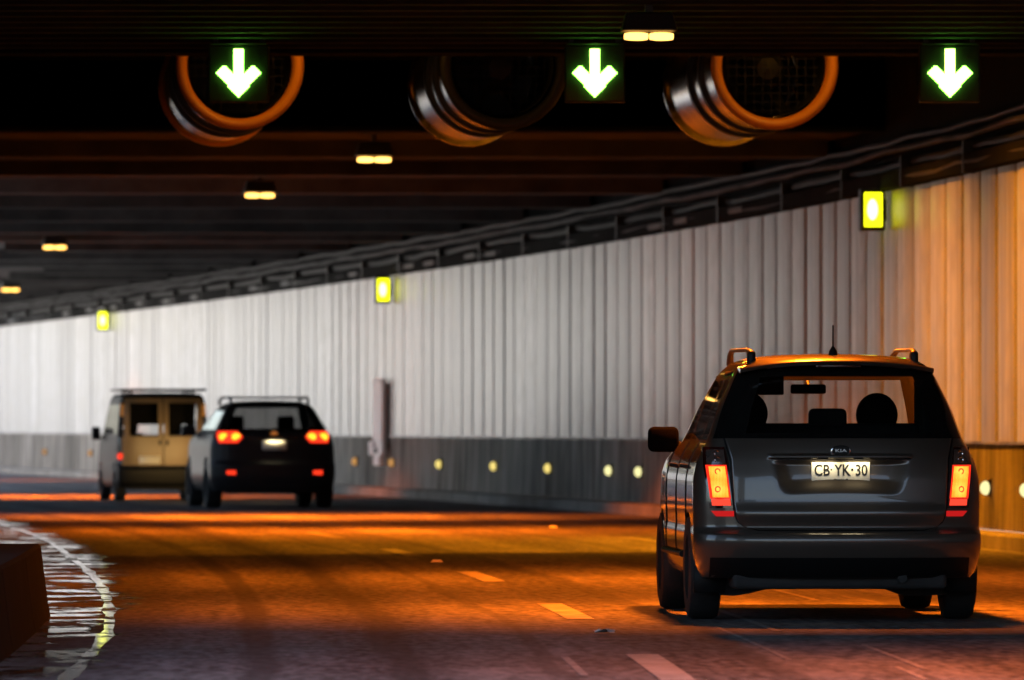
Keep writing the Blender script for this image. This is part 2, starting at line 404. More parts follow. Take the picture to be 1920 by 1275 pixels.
# crumpled litter on the carriageway
v = []; f = []
for i in range(5):
    for j in range(4):
        v.append((i * .03 - .06 + random.uniform(-.008, .008), j * .05 - .08, .008 + random.random() * .028))
f = [(i*4+j, i*4+j+1, (i+1)*4+j+1, (i+1)*4+j) for i in range(4) for j in range(3)]
lit = mk('litter', v, f, M['paper']); lit.location = P(44.4, -.02, .001)
tag(lit, 'scrap of pale crumpled paper lying on the road beside the dashes', 'litter')

# low concrete barrier that ends beside the wet gutter
bar = empty('concrete_barrier', P(48.6, -3.3), HD(48.6))
tag(bar, 'low black sooty concrete barrier ending beside the wet gutter', 'barrier')
D = 48.6
for k in range(5):
    L = 3.9; M0 = P(D - L/2, -3.32); 
    b = MB().add([(0, -L/2, 0), (0, L/2, 0), (-.02, L/2, .12), (-.02, -L/2, .12), (-.06, L/2, .44), (-.06, -L/2, .44), (-.08, L/2, .46), (-.08, -L/2, .46), (-.62, L/2, .46), (-.62, -L/2, .46), (-.66, L/2, 0), (-.66, -L/2, 0)],
                 [(0, 1, 2, 3), (3, 2, 4, 5), (5, 4, 6, 7), (7, 6, 8, 9), (9, 8, 10, 11), (1, 10, 8, 6, 4, 2), (0, 3, 5, 7, 9, 11), (0, 11, 10, 1)])
    o = b.build('barrier_block', M['tar'], None)
    o.parent = bar; o.matrix_parent_inverse = Matrix.Identity(4)
    w_ = Matrix.Translation(M0) @ Matrix.Rotation(HD(D - L/2), 4, 'Z')
    o.matrix_local = (Matrix.Translation(bar.location) @ Matrix.Rotation(bar.rotation_euler.z, 4, 'Z')).inverted() @ w_
    D -= L + .03

# ------------------------------------------------------------------ tunnel wall: concrete base, white panels, trays
base = empty('concrete_plinth', P(70, WALL)); tag(base, 'stained grey concrete base course along the foot of the white panelled wall', 'wall base')
def onwall(D, off, z, parent=None, yaw=0):
    return Matrix.Translation(P(D, off, z)) @ Matrix.Rotation(HD(D) + yaw, 4, 'Z')
def put(o, parent, Mw):
    o.parent = parent
    pw = Matrix.Translation(parent.location) @ Matrix.Rotation(parent.rotation_euler.z, 4, 'Z')
    o.matrix_local = pw.inverted() @ Mw
BL = 2.4
blk = MB().add([(0, -BL/2+.015, .15), (0, BL/2-.015, .15), (.02, BL/2-.015, 1.0), (.02, -BL/2+.015, 1.0), (.035, BL/2-.015, 1.02), (.035, -BL/2+.015, 1.02), (.4, BL/2, 1.02), (.4, -BL/2, 1.02), (.4, BL/2, .15), (.4, -BL/2, .15)],
               [(0, 1, 2, 3), (3, 2, 4, 5), (5, 4, 6, 7), (1, 8, 6, 4, 2), (0, 3, 5, 7, 9)])
bo = blk.build('concrete_block', M['plinth']); bme = bo.data; bpy.data.objects.remove(bo)
D = 62.0
while D < 292:
    o = link(bpy.data.objects.new('concrete_block', bme)); put(o, base, onwall(D, WALL + random.uniform(-.008, .008), 0))
    D += BL * math.cos(HD(D)) + .004
strip('backing', -58, 296, [(WALL + .12, .14), (WALL + .12, 4.6), (WALL + .5, 4.6), (WALL + .5, .14)], M['soot'], base, closed=True)
near = strip('near_course', -58, 60.6, [(WALL, .15), (WALL + .03, 1.02), (WALL + .11, 1.02)], M['plinth'], base)

wall = empty('tunnel_wall', P(70, WALL)); tag(wall, 'tall white vertical panel cladding along the curved tunnel wall', 'wall')
PW = 1.18
def panel_mesh():
    prof = [(.10, -PW/2), (.055, -PW/2 + .008), (.012, -PW/2 + .045), (.004, -PW/2 + .10), (-.004, 0), (.004, PW/2 - .10), (.012, PW/2 - .045), (.055, PW/2 - .008), (.10, PW/2)]
    n = len(prof); v = [(x, y, 1.03) for x, y in prof] + [(x, y, 3.83) for x, y in prof]
    f = [(i, i+1, n+i+1, n+i) for i in range(n-1)] + [tuple(range(n-1, -1, -1)), tuple(range(n, 2*n))]
    o = mk('wall_panel', v, f, M['panel'], None, True, auto=30); me = o.data; bpy.data.objects.remove(o); return me
pme = panel_mesh()
D = 56.0
while D < 292:
    o = link(bpy.data.objects.new('wall_panel', pme)); put(o, wall, onwall(D, WALL + .02 + random.uniform(-.006, .006), 0, yaw=random.gauss(0, R(.5))))
    D += (PW + .012) * math.cos(HD(D))
strip('near_cladding', -58, 55.2, [(WALL + .03, 1.03), (WALL + .03, 3.83)], M['panel'], wall)
strip('flashing', 56, 292, [(WALL - .012, 1.022), (WALL - .012, 1.05), (WALL + .012, 1.05), (WALL + .012, 1.022)], M['galv'], wall, closed=True, step=1.2)

tray = empty('cable_tray', P(70, WALL)); tag(tray, 'dark dusty cable tray and conduits running along the top of the white wall', 'cable tray')
strip('tray_channel', -58, 232, [(WALL - .10, 3.84), (WALL - .10, 4.02), (WALL - .09, 4.02), (WALL - .09, 3.86), (WALL + .11, 3.86), (WALL + .11, 3.84)], M['soot'], tray, closed=True)
for o_, z_, r_, mm in ((-.05, 3.93, .05, 'dusty'), (.03, 4.10, .045, 'dark'), (-.0, 4.25, .035, 'dusty'), (.05, 4.38, .03, 'dark')):
    pts = [P(-58 + 1.5 * i, WALL + o_ + random.uniform(-.012, .012), z_ + random.uniform(-.022, .022)) for i in range(194)]
    unparent_offset(MB().tube(pts, r_, 8).build('conduit', M[mm], tray, True), tray)
b = MB().box(-.115, .11, -.025, .025, 3.82, 4.16); bo = b.build('tray_bracket', M['black']); tme = bo.data; bpy.data.objects.remove(bo)
c2 = MB().lathe([(0, -.55), (.062, -.55), (.062, .55), (0, .55)], 10, 'y', (-.05, 0, 3.93)); bo = c2.build('pipe_sleeve', M['sleeve'], None, True); cme = bo.data; bpy.data.objects.remove(bo)
for k in range(70):
    D = 60 + 2.4 * k
    if k % 2 == 0: o = link(bpy.data.objects.new('tray_bracket', tme)); put(o, tray, onwall(D + random.uniform(-.4, .4), WALL, 0))
    if random.random() < .45 and D > 88:
        o = link(bpy.data.objects.new('pipe_sleeve', cme)); put(o, tray, onwall(D + 1.2, WALL - .005, random.uniform(-.01, .02)))

# yellow emergency lamps standing out from the wall
def yellow_lamp(D, label, z):
    r = empty('emergency_lamp', P(D, WALL - .16, z), HD(D)); tag(r, label, 'lamp', 'yellow lamps along the wall top')
    bevel(MB().box(-.15, .13, -.10, .10, -.235, .235).build('housing', M['black'], r), .015)
    for s in (-1, 1):
        fr = MB().box(-.11, .09, s*.102-.008, s*.102+.008, -.19, .19).build('lens', M['yellow'], r); bevel(fr, .02)
        MB().lathe([(.0, s*.113), (.055, s*.113), (.07, s*.10)], 20, 'y', (-.02, 0, 0)).build('bulb_glow', M['yellowhot'], fr).scale = (1, 1, 2.0)
    MB().box(.128, .15, -.05, .05, -.12, .12).build('bracket', M['black'], r)
    lw = MB().box(.13, .134, -.085, .085, -.15, .15)
for D, lab, z in ((85.7, 'yellow lamp box on the orange-lit stretch of wall near the grey car', 3.62), (133.6, 'middle yellow lamp box at the wall top above the white post', 3.58), (178.0, 'farthest yellow lamp box at the wall top above the van', 3.66)):
    yellow_lamp(D, lab, z)

# reflectors on the concrete base; emission stands in for returned headlight
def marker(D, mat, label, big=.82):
    r = empty('wall_marker', P(D, WALL + .01, .575), HD(D)); tag(r, label, 'marker', 'small glowing reflectors along the concrete base')
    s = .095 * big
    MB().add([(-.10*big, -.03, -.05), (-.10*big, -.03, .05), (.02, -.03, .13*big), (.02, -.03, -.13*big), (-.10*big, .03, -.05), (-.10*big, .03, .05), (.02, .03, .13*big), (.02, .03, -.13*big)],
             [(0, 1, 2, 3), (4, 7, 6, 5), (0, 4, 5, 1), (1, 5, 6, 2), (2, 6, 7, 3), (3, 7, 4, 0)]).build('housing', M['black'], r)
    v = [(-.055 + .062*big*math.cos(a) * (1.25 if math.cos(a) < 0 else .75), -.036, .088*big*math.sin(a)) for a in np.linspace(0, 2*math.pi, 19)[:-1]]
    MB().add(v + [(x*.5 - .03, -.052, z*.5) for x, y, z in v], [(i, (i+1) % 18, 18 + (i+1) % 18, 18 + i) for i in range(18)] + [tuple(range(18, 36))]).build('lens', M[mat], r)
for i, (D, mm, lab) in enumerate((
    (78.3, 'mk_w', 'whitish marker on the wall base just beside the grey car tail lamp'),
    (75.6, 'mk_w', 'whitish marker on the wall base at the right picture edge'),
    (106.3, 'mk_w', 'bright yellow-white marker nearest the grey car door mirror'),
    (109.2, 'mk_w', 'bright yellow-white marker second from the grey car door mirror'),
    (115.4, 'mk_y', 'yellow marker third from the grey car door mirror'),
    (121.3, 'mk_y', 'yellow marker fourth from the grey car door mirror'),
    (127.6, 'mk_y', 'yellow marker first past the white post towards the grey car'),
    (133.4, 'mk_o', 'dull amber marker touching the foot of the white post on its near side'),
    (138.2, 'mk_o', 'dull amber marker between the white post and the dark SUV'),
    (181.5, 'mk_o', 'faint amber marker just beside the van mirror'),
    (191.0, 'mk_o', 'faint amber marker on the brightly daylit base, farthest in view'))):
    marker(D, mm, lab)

# white post on the wall
r = empty('white_post', P(134.3, WALL - .12, .5), HD(134.3) + R(12)); tag(r, 'tall narrow white post cabinet fixed to the wall base beyond the dark SUV', 'post cabinet')
bevel(MB().box(-.05, .04, -.24, .24, .36, 1.50).build('cabinet', M['white'], r), .012)
bevel(MB().box(-.06, .045, -.25, .25, 1.50, 1.54).build('cap', M['white'], r), .008)
MB().box(.041, .10, -.23, .25, .3, 1.46).build('back_plate', M['black'], r)
bevel(MB().box(-.09, .0, -.36, -.12, .20, .44).build('side_bracket', M['white'], r), .02)
bevel(MB().box(-.09, .0, .12, .36, .20, .44).build('side_bracket', M['white'], r), .02)
bevel(MB().box(-.07, .04, -.16, .16, .02, .34).build('foot', M['white'], r), .015)
MB().box(-.095, -.07, -.07, .07, .24, .32).build('slot', M['black'], r)

# ------------------------------------------------------------------ ceiling
ZC = 4.53
E1, E2 = 69.0, 86.5           # recess that houses the fans
LB = -4.9
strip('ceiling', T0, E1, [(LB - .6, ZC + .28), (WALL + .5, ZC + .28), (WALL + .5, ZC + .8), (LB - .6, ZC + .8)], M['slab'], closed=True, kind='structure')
strip('ceiling', E1, E2, [(LB - .6, 5.9), (WALL + .5, 5.9), (WALL + .5, 6.2), (LB - .6, 6.2)], M['soot'], closed=True, kind='structure')
def far_roof():  # unseen roof edge cut back so more sky lights the wall
    v = []; f = []; n = 40
    for i in range(n + 1):
        D = 138 + (T1 - 138) * i / n; e = max(LB - .6, min(5.2, (D - 146) * .1, LB - .6 + (D - 138) * .8))
        for o, z in ((e, ZC + .052), (WALL + .5, ZC + .052), (WALL + .5, ZC + .8), (e, ZC + .8)): v.append(P(D, o, z))
    for i in range(n):
        for k in range(4): f.append((i*4+k, i*4+(k+1) % 4, (i+1)*4+(k+1) % 4, (i+1)*4+k))
    f += [(3, 2, 1, 0), tuple(n*4+k for k in range(4))]
    mk('ceiling', v, f, M['slablit'])['kind'] = 'structure'
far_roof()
strip('ceiling', E2, 137.99, [(LB - .6, ZC + .05), (WALL + .5, ZC + .05), (WALL + .5, ZC + .8), (LB - .6, ZC + .8)], M['slablit'], closed=True, kind='structure')
fas = strip('recess_wall', E1 - 1, E2 + 1, [(WALL + .1, 4.2), (WALL + .1, 6.1), (WALL + .55, 6.1), (WALL + .55, 4.2)], M['soot'], closed=True, kind='structure')
strip('recess_wall', E1 - 1, E2 + 1, [(LB - .5, 4.2), (LB - .5, 6.1), (LB, 6.1), (LB, 4.2)], M['soot'], closed=True, kind='structure')
for nm, d0, d1 in (('recess_wall', E1 - .6, E1), ('recess_wall', E2, E2 + .6)):
    strip(nm, d0, d1, [(LB - .6, ZC), (WALL + .1, ZC), (WALL + .1, 6.15), (LB - .6, 6.15)], M['soot'], closed=True, kind='structure', step=.6)
# closely spaced ribs under the near slab
ribs = empty('ceiling_ribs', P(60, 0, ZC)); tag(ribs, 'row of close dark transverse ribs under the near ceiling above the arrows', 'ceiling ribs')
b = MB().add([(-5.6, -.17, ZC + .30), (6.45, -.17, ZC + .30), (6.45, -.12, ZC), (-5.6, -.12, ZC), (-5.6, .12, ZC), (6.45, .12, ZC), (6.45, .17, ZC + .30), (-5.6, .17, ZC + .30)],
             [(0, 1, 2, 3), (3, 2, 5, 4), (4, 5, 6, 7), (0, 3, 4, 7), (1, 6, 5, 2)])
bo = b.build('rib', M['slab']); rme = bo.data; bpy.data.objects.remove(bo)
D = 40.0
while D < E1 - .8:
    o = link(bpy.data.objects.new('rib', rme)); put(o, ribs, Matrix.Translation((LX(D), D, 0))); D += .86
# deeper beams under the far slab
beams = empty('ceiling_beams', P(100, 0, ZC)); tag(beams, 'row of broad dark transverse beams under the far ceiling', 'ceiling beams')
bems = []
for x0 in (-5.6, 0.2, 3.0, 5.2):
    b = MB().box(x0, 6.45, -.45, .45, ZC - .16, ZC + .06); bo = b.build('beam', M['slablit']); bems.append(bo.data); bpy.data.objects.remove(bo)
D = E2 + 4.5
while D < T1 - 2:
    o = link(bpy.data.objects.new('beam', bems[0 if D < 140 else 1 if D < 160 else 2 if D < 185 else 3])); put(o, beams, Matrix.Translation((LX(D), D, random.uniform(0, .03)))); D += 7.0

# ------------------------------------------------------------------ open side, unseen, gaps shaped for daylight: solid wall, columns, parapet, added bounce surfaces
strip('side_wall', 47, 102, [(LB - .5, 0), (LB - .5, ZC + .3), (LB, ZC + .3), (LB, 0)], M['soot'], closed=True, kind='structure')
colm = MB().box(-.3, .3, -.85, .85, 0, ZC + .05); bo = bevel(colm.build('column', M['soot']), .04); kme = bo.data; bpy.data.objects.remove(bo)
for i, D in enumerate(list(np.arange(106, 140, 5.0)) + [36, 43]):
    o = link(bpy.data.objects.new('side_column', kme)); o.location = P(float(D), LB - .25); o.rotation_euler.z = HD(float(D))
    tag(o, 'sooty concrete column in the row along the open side of the tunnel', 'column', 'columns along the open side')
strip('parapet', 40, 150, [(-9, -.05), (-9, 1.0), (-9.4, 1.0), (-9.4, -.05)], M['outside'], closed=True, kind='structure')
strip('bounce_wall', 150, 290, [(-13, -.05), (-13, 9.0), (-13.6, 9.0), (-13.6, -.05)], M['outside'], closed=True, kind='structure')  # added pale wall, bounces sun onto the far tunnel wall
strip('bounce_apron', 60, 290, [(-40, -.02), (-4.3, -.02)], M['outside'], kind='structure')  # added pale ground, bounces daylight under the roof

# ------------------------------------------------------------------ sodium ceiling lamps
def sodium(D, X, z, label, power=1.0, group='orange sodium ceiling lamps', spread=120, col=SODIUM):
    r = empty('ceiling_lamp', (X, D, z), HD(D)); tag(r, label, 'ceiling lamp', group)
    bevel(MB().add([(-.22, -.14, .04), (.22, -.14, .04), (.22, .14, .04), (-.22, .14, .04), (-.18, -.10, .19), (.18, -.10, .19), (.18, .10, .19), (-.18, .10, .19)],
                   [(0, 3, 2, 1), (4, 5, 6, 7), (0, 1, 5, 4), (1, 2, 6, 5), (2, 3, 7, 6), (3, 0, 4, 7)]).build('housing', M['black'], r), .015)
    MB().box(-.03, .03, -.03, .03, .19, 5.9 - z if E1 < D < E2 else ZC - z + (.28 if D < E1 else .04)).build('stem', M['black'], r)
    for s in (-1, 1):
        bb = MB(); v = []; f = []; n = 8
        bb.lathe([(0, -.095), (.05, -.09), (.062, -.05), (.065, 0), (.062, .05), (.05, .09), (0, .095)], 16, 'x', (s * .10, 0, 0))
        o = bb.build('lens', M['lens'], r, True, 80); o.scale = (1, 1.6, .5)
    l = bpy.data.lights.new('sodium_light', 'AREA'); l.shape = 'RECTANGLE'; l.size = .4; l.size_y = .22; l.energy = LAMP_W * power; l.color = col; l.spread = R(spread)
    lo = bpy.data.objects.new('sodium_light', l); link(lo, r); lo.location = (0, 0, -.07)
for D, X, lab, pw in ((60.6, 1.08, 'nearest orange ceiling lamp, between the middle and last fan', .85), (88.6, -1.59, 'orange ceiling lamp below the middle fan', 1.0),
                      (102.3, -3.36, 'orange ceiling lamp to the left of and behind the one below the middle fan', 1.25), (132, -7.86, 'orange ceiling lamp above the van, second farthest', 1.1), (173, -11.3, 'farthest small orange ceiling lamp at the left picture edge', .2)):
    sodium(D, X, 4.28, lab, pw, spread=180 if D < 61 else 135 if D < 95 else 118)
sodium(37.3, LX(37) + 3.5, 4.28, 'added orange lamp overhead at the tunnel mouth, out of view', .42, 'orange ceiling lamps overhead', 118)  # added unseen lamp, turns the near road orange
sodium(50.3, LX(50) + 1.5, 4.28, 'orange ceiling lamp overhead just above the grey car, out of the photograph', .6, 'orange ceiling lamps overhead', 112)
for D, off in ((75.5, 3.7), (81.5, 3.3)):
    sodium(D, LX(D) + off, 5.45, 'added orange lamp hidden up in the fan recess, ' + ('nearer one' if D < 80 else 'farther one'), .50, 'orange ceiling lamps overhead', 140, (1.0, .29, .007))  # added out of sight to light the wall orange
for X in (-1.9, 2.9):
    sodium(69.75, X, 5.35, 'small added orange lamp hidden above the mouth of ' + ('the first fan' if X < 0 else 'the last fan'), .008, 'orange ceiling lamps overhead', 180, (1.0, .42, .05))  # added unseen to light the fan lips from above

# ------------------------------------------------------------------ jet fans
def jet_fan(X, D, label, lipmat, backlip):
    r = empty('jet_fan', (X, D, 4.52), math.atan(.085)); tag(r, label, 'jet fan', 'jet fans in the ceiling recess')
    Ro = .545; Lg = 4.3
    MB().lathe([(Ro, .10), (Ro, 1.15), (Ro - .03, 1.17), (Ro - .03, 1.33), (Ro, 1.35), (Ro, 2.1), (Ro - .03, 2.12), (Ro - .03, 2.26), (Ro, 2.28), (Ro, Lg - .1)], 48, 'y').build('casing', M['steel'], r, True, 30)
    for y in (1.25, 2.19): MB().lathe([(Ro + .025, y - .07), (Ro + .035, y - .06), (Ro + .035, y + .06), (Ro + .025, y + .07), (Ro - .01, y + .07), (Ro - .01, y - .07), (Ro + .025, y - .07)], 48, 'y').build('strap', M['black'], r, True, 30)
    def lip(y, s, mat): return MB().lathe([(Ro - .065, y + s*.12), (Ro - .05, y + s*.03), (Ro - .025, y), (Ro + .01, y - s*.005), (Ro + .045, y + s*.03), (Ro + .04, y + s*.08), (Ro, y + s*.12)], 48, 'y').build('inlet_lip', mat, r, True, 60)
    lip(0, 1, lipmat); lip(Lg, -1, backlip)
    MB().lathe([(Ro - .085, .08), (Ro - .10, .6), (Ro - .10, Lg - .6), (Ro - .085, Lg - .08)], 40, 'y').build('inner_duct', M['fanin'], r, True)
    MB().lathe([(0, .55), (.10, .58), (.17, .70), (.20, .95), (.20, 1.6), (0, 1.62)], 24, 'y').build('hub', M['fanin'], r, True)
    for k in range(6):
        a = k * math.pi / 3
        Mb = Matrix.Rotation(a, 4, 'Y') @ Matrix.Translation((.31, 1.1, 0)) @ Matrix.Rotation(R(35), 4, 'X')
        MB().box(-.13, .12, -.09, .09, -.008, .008, Mb).build('blade', M['fanin'], r)
    MB().lathe([(0, 2.0), (Ro - .11, 2.0), (Ro - .11, 2.05), (0, 2.05)], 32, 'y').build('blanking_disc', M['fanin'], r)  # added solid disc, keeps the fan mouth dark
    g = MB()
    for q in range(-5, 6):
        h = math.sqrt(max(0, .44**2 - (q * .08)**2))
        g.box(q*.08 - .0022, q*.08 + .0022, .30, .308, -h, h); g.box(-h, h, .309, .317, q*.08 - .0022, q*.08 + .0022)
    g.build('guard_mesh', M['fanin'], r)
    for y in (.9, 3.2):
        for s in (-1, 1): MB().box(s*.42 - .03, s*.42 + .03, y - .03, y + .03, .3, 1.42).build('hanger', M['black'], r)
jet_fan(-2.50, 70.6, 'jet fan with orange rim behind the first green arrow', M['orange'], M['orange'])
jet_fan(-.07, 70.6, 'bare grey steel jet fan, the middle one of three', M['fanin'], M['steel'])
jet_fan(2.42, 70.6, 'jet fan with orange rim between the second and third green arrows', M['orange'], M['steel'])

# ------------------------------------------------------------------ lane arrows
def arrow_sign(X, label, z=4.24):
    D = 66.0
    r = empty('lane_arrow_sign', (X, D, z), 0); tag(r, label, 'lane signal', 'green lane arrows over the three lanes')
    bevel(MB().box(-.26, .26, .0, .16, -.25, .24).build('housing', M['hull'], r), .012)
    MB().box(-.24, .24, -.10, .0, .245, .255).build('hood', M['hull'], r)
    for s in (-1, 1): MB().box(s*.2 - .02, s*.2 + .02, .06, .10, .25, ZC + .28 - z).build('hanger', M['black'], r)
    s_ = .195; t = .052
    # outline of a down arrow, built of small light rows with stepped edges
    cells = set(); q = .0165
    n = 13
    for i in range(-n, n + 1):
        for j in range(-n, n + 1):
            x, zz = i * q, j * q
            stem = abs(x) <= .047 and -.05 <= zz <= .212
            head = (zz >= -.205 + 1.08 * abs(x)) and (zz <= -.065 + 1.06 * abs(x)) and (zz + .936 * abs(x) <= .185)
            if stem or head: cells.add((i, j))
    b = MB()
    for i, j in cells: b.box(i*q - q*.47, i*q + q*.47, -.028, -.002, j*q - q*.47, j*q + q*.47)
    o = b.build('arrow', M['arrow'], r)
    for p_ in o.data.polygons: pass
arrow_sign(-2.35, 'first glowing green down arrow, in front of an orange-rimmed fan')
arrow_sign(.712, 'middle glowing green down arrow beside the nearest ceiling lamp')
arrow_sign(3.765, 'last glowing green down arrow, above the grey car')

# ------------------------------------------------------------------ vehicles
class Car:
    PEX = 2.7
    def __init__(s, name, tab, loc, rz, mats, cl=.38, cf=.6, arch=(.92, 3.62), ra=.355, zr=.315, rearwin=None, rearfr=.80, sidewin=None, pillars=(), wind=None, fr=None, taper=.05):
        s.root = empty(name, loc, rz); s.m = mats; s.cl, s.cf = cl, cf; s.taper = taper; s.arch = arch
        Z = [t[0] for t in tab]
        s.w, s.yr, s.yf = (pchip(Z, [t[i] for t in tab]) for i in (1, 2, 3))
        zs = sorted(set(list(np.linspace(Z[0], Z[-1], 64)) + [z for q in (rearwin, sidewin, wind) if q for z in q] + Z))
        zz = [zs[0]]
        for z in zs[1:]:
            if z - zz[-1] > .004: zz.append(z)
        zs = zz
        fr = fr or [0, .10, .20, .30, .40, .50, .60, .66, .72, .76, rearfr, .86, .90, .93, .955, .975, .988, .996, 1.0]
        fr = sorted(set(fr)); rc = [-f for f in fr[::-1]][:-1] + fr
        ys = list(np.linspace(0, 1, 47))[1:-1]
        cols = [('r', f) for f in rc] + [('R', y) for y in ys] + [('f', f) for f in rc[::-1]] + [('L', y) for y in ys[::-1]]
        n = len(cols); V = []; 
        for z in zs:
            for c in cols: V.append(s.pt(c, z))
        sets = {}
        for i in range(len(zs) - 1):
            zm = (zs[i] + zs[i+1]) / 2
            for k in range(n):
                k2 = (k + 1) % n; a, b_ = cols[k], cols[k2]
                q = (i*n+k, i*n+k2, (i+1)*n+k2, (i+1)*n+k)
                key = 'body'
                ctr = sum((Vector(V[j]) for j in q), Vector()) / 4
                if a[0] == b_[0] == 'r' and rearwin and rearwin[0] < zm < rearwin[1] and max(abs(a[1]), abs(b_[1])) <= rearfr + 1e-6: key = 'rear_window'
                elif mats.get('sur') and a[0] == b_[0] == 'r' and mats['sur'][0] < zm < mats['sur'][1] and max(abs(a[1]), abs(b_[1])) <= .976: key = 'window_surround'
                elif a[0] == b_[0] == 'f' and wind and wind[0] < zm < wind[1] and max(abs(a[1]), abs(b_[1])) <= .90 + 1e-6: key = 'windscreen'
                elif a[0] == b_[0] and a[0] in 'RL' and sidewin and sidewin[0] < zm < sidewin[1]:
                    y = ctr.y
                    for wi, (p0, p1) in enumerate(pillars):
                        if p0 < y < p1: key = 'side_window%s%d' % (a[0], wi)
                elif getattr(s, 'cut', None) is None and a[0] == b_[0] == 'r' and mats.get('tg') and mats['tg'][0] < zm < mats['tg'][1] and max(abs(ctr.x) + .02, 0) < mats['tg'][2]: key = None
                if key == 'body' and zm < mats.get('bump', .5) and (a[0] == 'r' or b_[0] == 'r' or (a[0] in 'RL' and ctr.y < arch[0] - ra)): key = 'rear_bumper'
                if key in ('body', 'rear_bumper') and abs(ctr.x) > .5 and zm < .8:
                    for ya in arch:
                        if math.hypot(ctr.y - ya, ctr.z - zr) < ra: key = None
                if key: sets.setdefault(key, []).append(q)
        V2 = [Vector(v) for v in V]
        for v in V2:
            if abs(v.x) > .5 and v.z < .85:
                for ya in arch:
                    d = math.hypot(v.y - ya, v.z - zr)
                    if 1e-6 < d < ra: v.y = ya + (v.y - ya) * ra / d; v.z = max(zs[0], zr + (v.z - zr) * ra / d)
        top = [(len(zs)-1)*n + k for k in range(n)]
        sets['body'].append(tuple(top))
        s.obj = {}
        for key, fs in sets.items():
            used = sorted({i for f in fs for i in f}); mp = {u: j for j, u in enumerate(used)}
            nm = key if not key.startswith('side_window') else 'side_window'
            mat = {'body': mats['paint'], 'rear_bumper': mats.get('bumper', mats['paint']), 'rear_window': mats['rg'], 'window_surround': M['gloss'], 'windscreen': mats['fg'], 'side_window': mats['sg']}[nm]
            s.obj[key] = mk(nm, [V2[u] for u in used], [tuple(mp[i] for i in f) for f in fs], mat, s.root, True, auto=50)
    def pt(s, c, z):
        w_, yr, yf = s.w(z), s.yr(z), s.yf(z); p = s.PEX
        cl = min(s.cl, (yf - yr) * .4); cf = min(s.cf, (yf - yr) * .4)
        if c[0] in 'rf':
            f = c[1]; x = w_ * f; k = 1 - (max(0, 1 - abs(f) ** p)) ** (1 / p)
            y = yr + cl * k if c[0] == 'r' else yf - cf * k
        else:
            x = w_ if c[0] == 'R' else -w_; y = yr + cl + (yf - cf - yr - cl) * c[1]
        x *= 1 - s.taper * max(0, (y - 3.0) / 1.5) ** 2
        return (x, y, z)
    def ry(s, x, z):
        w_ = s.w(z); f = min(abs(x) / w_, .999); cl = min(s.cl, (s.yf(z) - s.yr(z)) * .4)
        return s.yr(z) + cl * (1 - (1 - f ** s.PEX) ** (1 / s.PEX))
    def patch(s, name, left, right, z0, z1, mat, off=.01, nx=14, nz=14, disp=None, parent=None, depth=.02, edge=True, smooth=True, auto=35):
        """a sheet laid on the rear face between x=left(z) and x=right(z), standing proud by off"""
        V = []; F = []
        for j in range(nz + 1):
            z = z0 + (z1 - z0) * j / nz; a, b_ = left(z), right(z)
            for i in range(nx + 1):
                x = a + (b_ - a) * i / nx
                V.append((x, s.ry(x, z) - off + (disp(x, z) if disp else 0), z))
        g = nx + 1
        for j in range(nz):
            for i in range(nx): F.append((j*g+i, j*g+i+1, (j+1)*g+i+1, (j+1)*g+i))
        if edge:
            ring = [i for i in range(g)] + [j*g+nx for j in range(1, nz+1)] + [nz*g+i for i in range(nx-1, -1, -1)] + [j*g for j in range(nz-1, 0, -1)]
            n0 = len(V)
            for r_ in ring: x, y, z = V[r_]; V.append((x, y + depth, z))
            for k in range(len(ring)):
                k2 = (k + 1) % len(ring); F.append((ring[k], n0 + k, n0 + k2, ring[k2]))
        return mk(name, V, F, mat, parent or s.root, smooth, auto=auto)
    def wheels(s, track, rr=.325, wd=.205, rear_only=False):
        for ya in s.arch:
            for sd_ in (-1, 1):
                h = wd / 2; hub = empty('wheel', (sd_ * (track - h), ya, rr)); hub.parent = s.root
                MB().lathe([(rr*.62, -h*.92), (rr*.80, -h), (rr*.95, -h*.88), (rr*.995, -h*.6), (rr, -h*.2), (rr, h*.2), (rr*.995, h*.6), (rr*.95, h*.88), (rr*.80, h), (rr*.62, h*.92), (rr*.62, -h*.92)], 36, 'x').build('tyre', M['rubber'], hub, True, 40)
                b = MB().lathe([(rr*.63, -h*.8), (rr*.63, h*.8)], 28, 'x'); b.lathe([(0, sd_*h*.55), (rr*.14, sd_*h*.55), (rr*.16, sd_*h*.3), (rr*.16, -sd_*h*.2)], 16, 'x')
                for k in range(5):
                    a = k * 2 * math.pi / 5
                    b.box(sd_*h*.45 - .015, sd_*h*.45 + .015, -.028, .028, rr*.1, rr*.62, Matrix.Rotation(a, 4, 'X'))
                b.build('rim', M['rim'], hub, True, 30)

def rbox(name, x0, x1, y0, y1, z0, z1, mat, parent, bv=.03, seg=3):
    o = MB().box(x0, x1, y0, y1, z0, z1).build(name, mat, parent); bevel(o, bv, seg)
    for p_ in o.data.polygons: p_.use_smooth = True
    return o
def smooth01(a, b_, x):
    t = min(max((x - a) / (b_ - a), 0), 1); return t*t*(3-2*t)

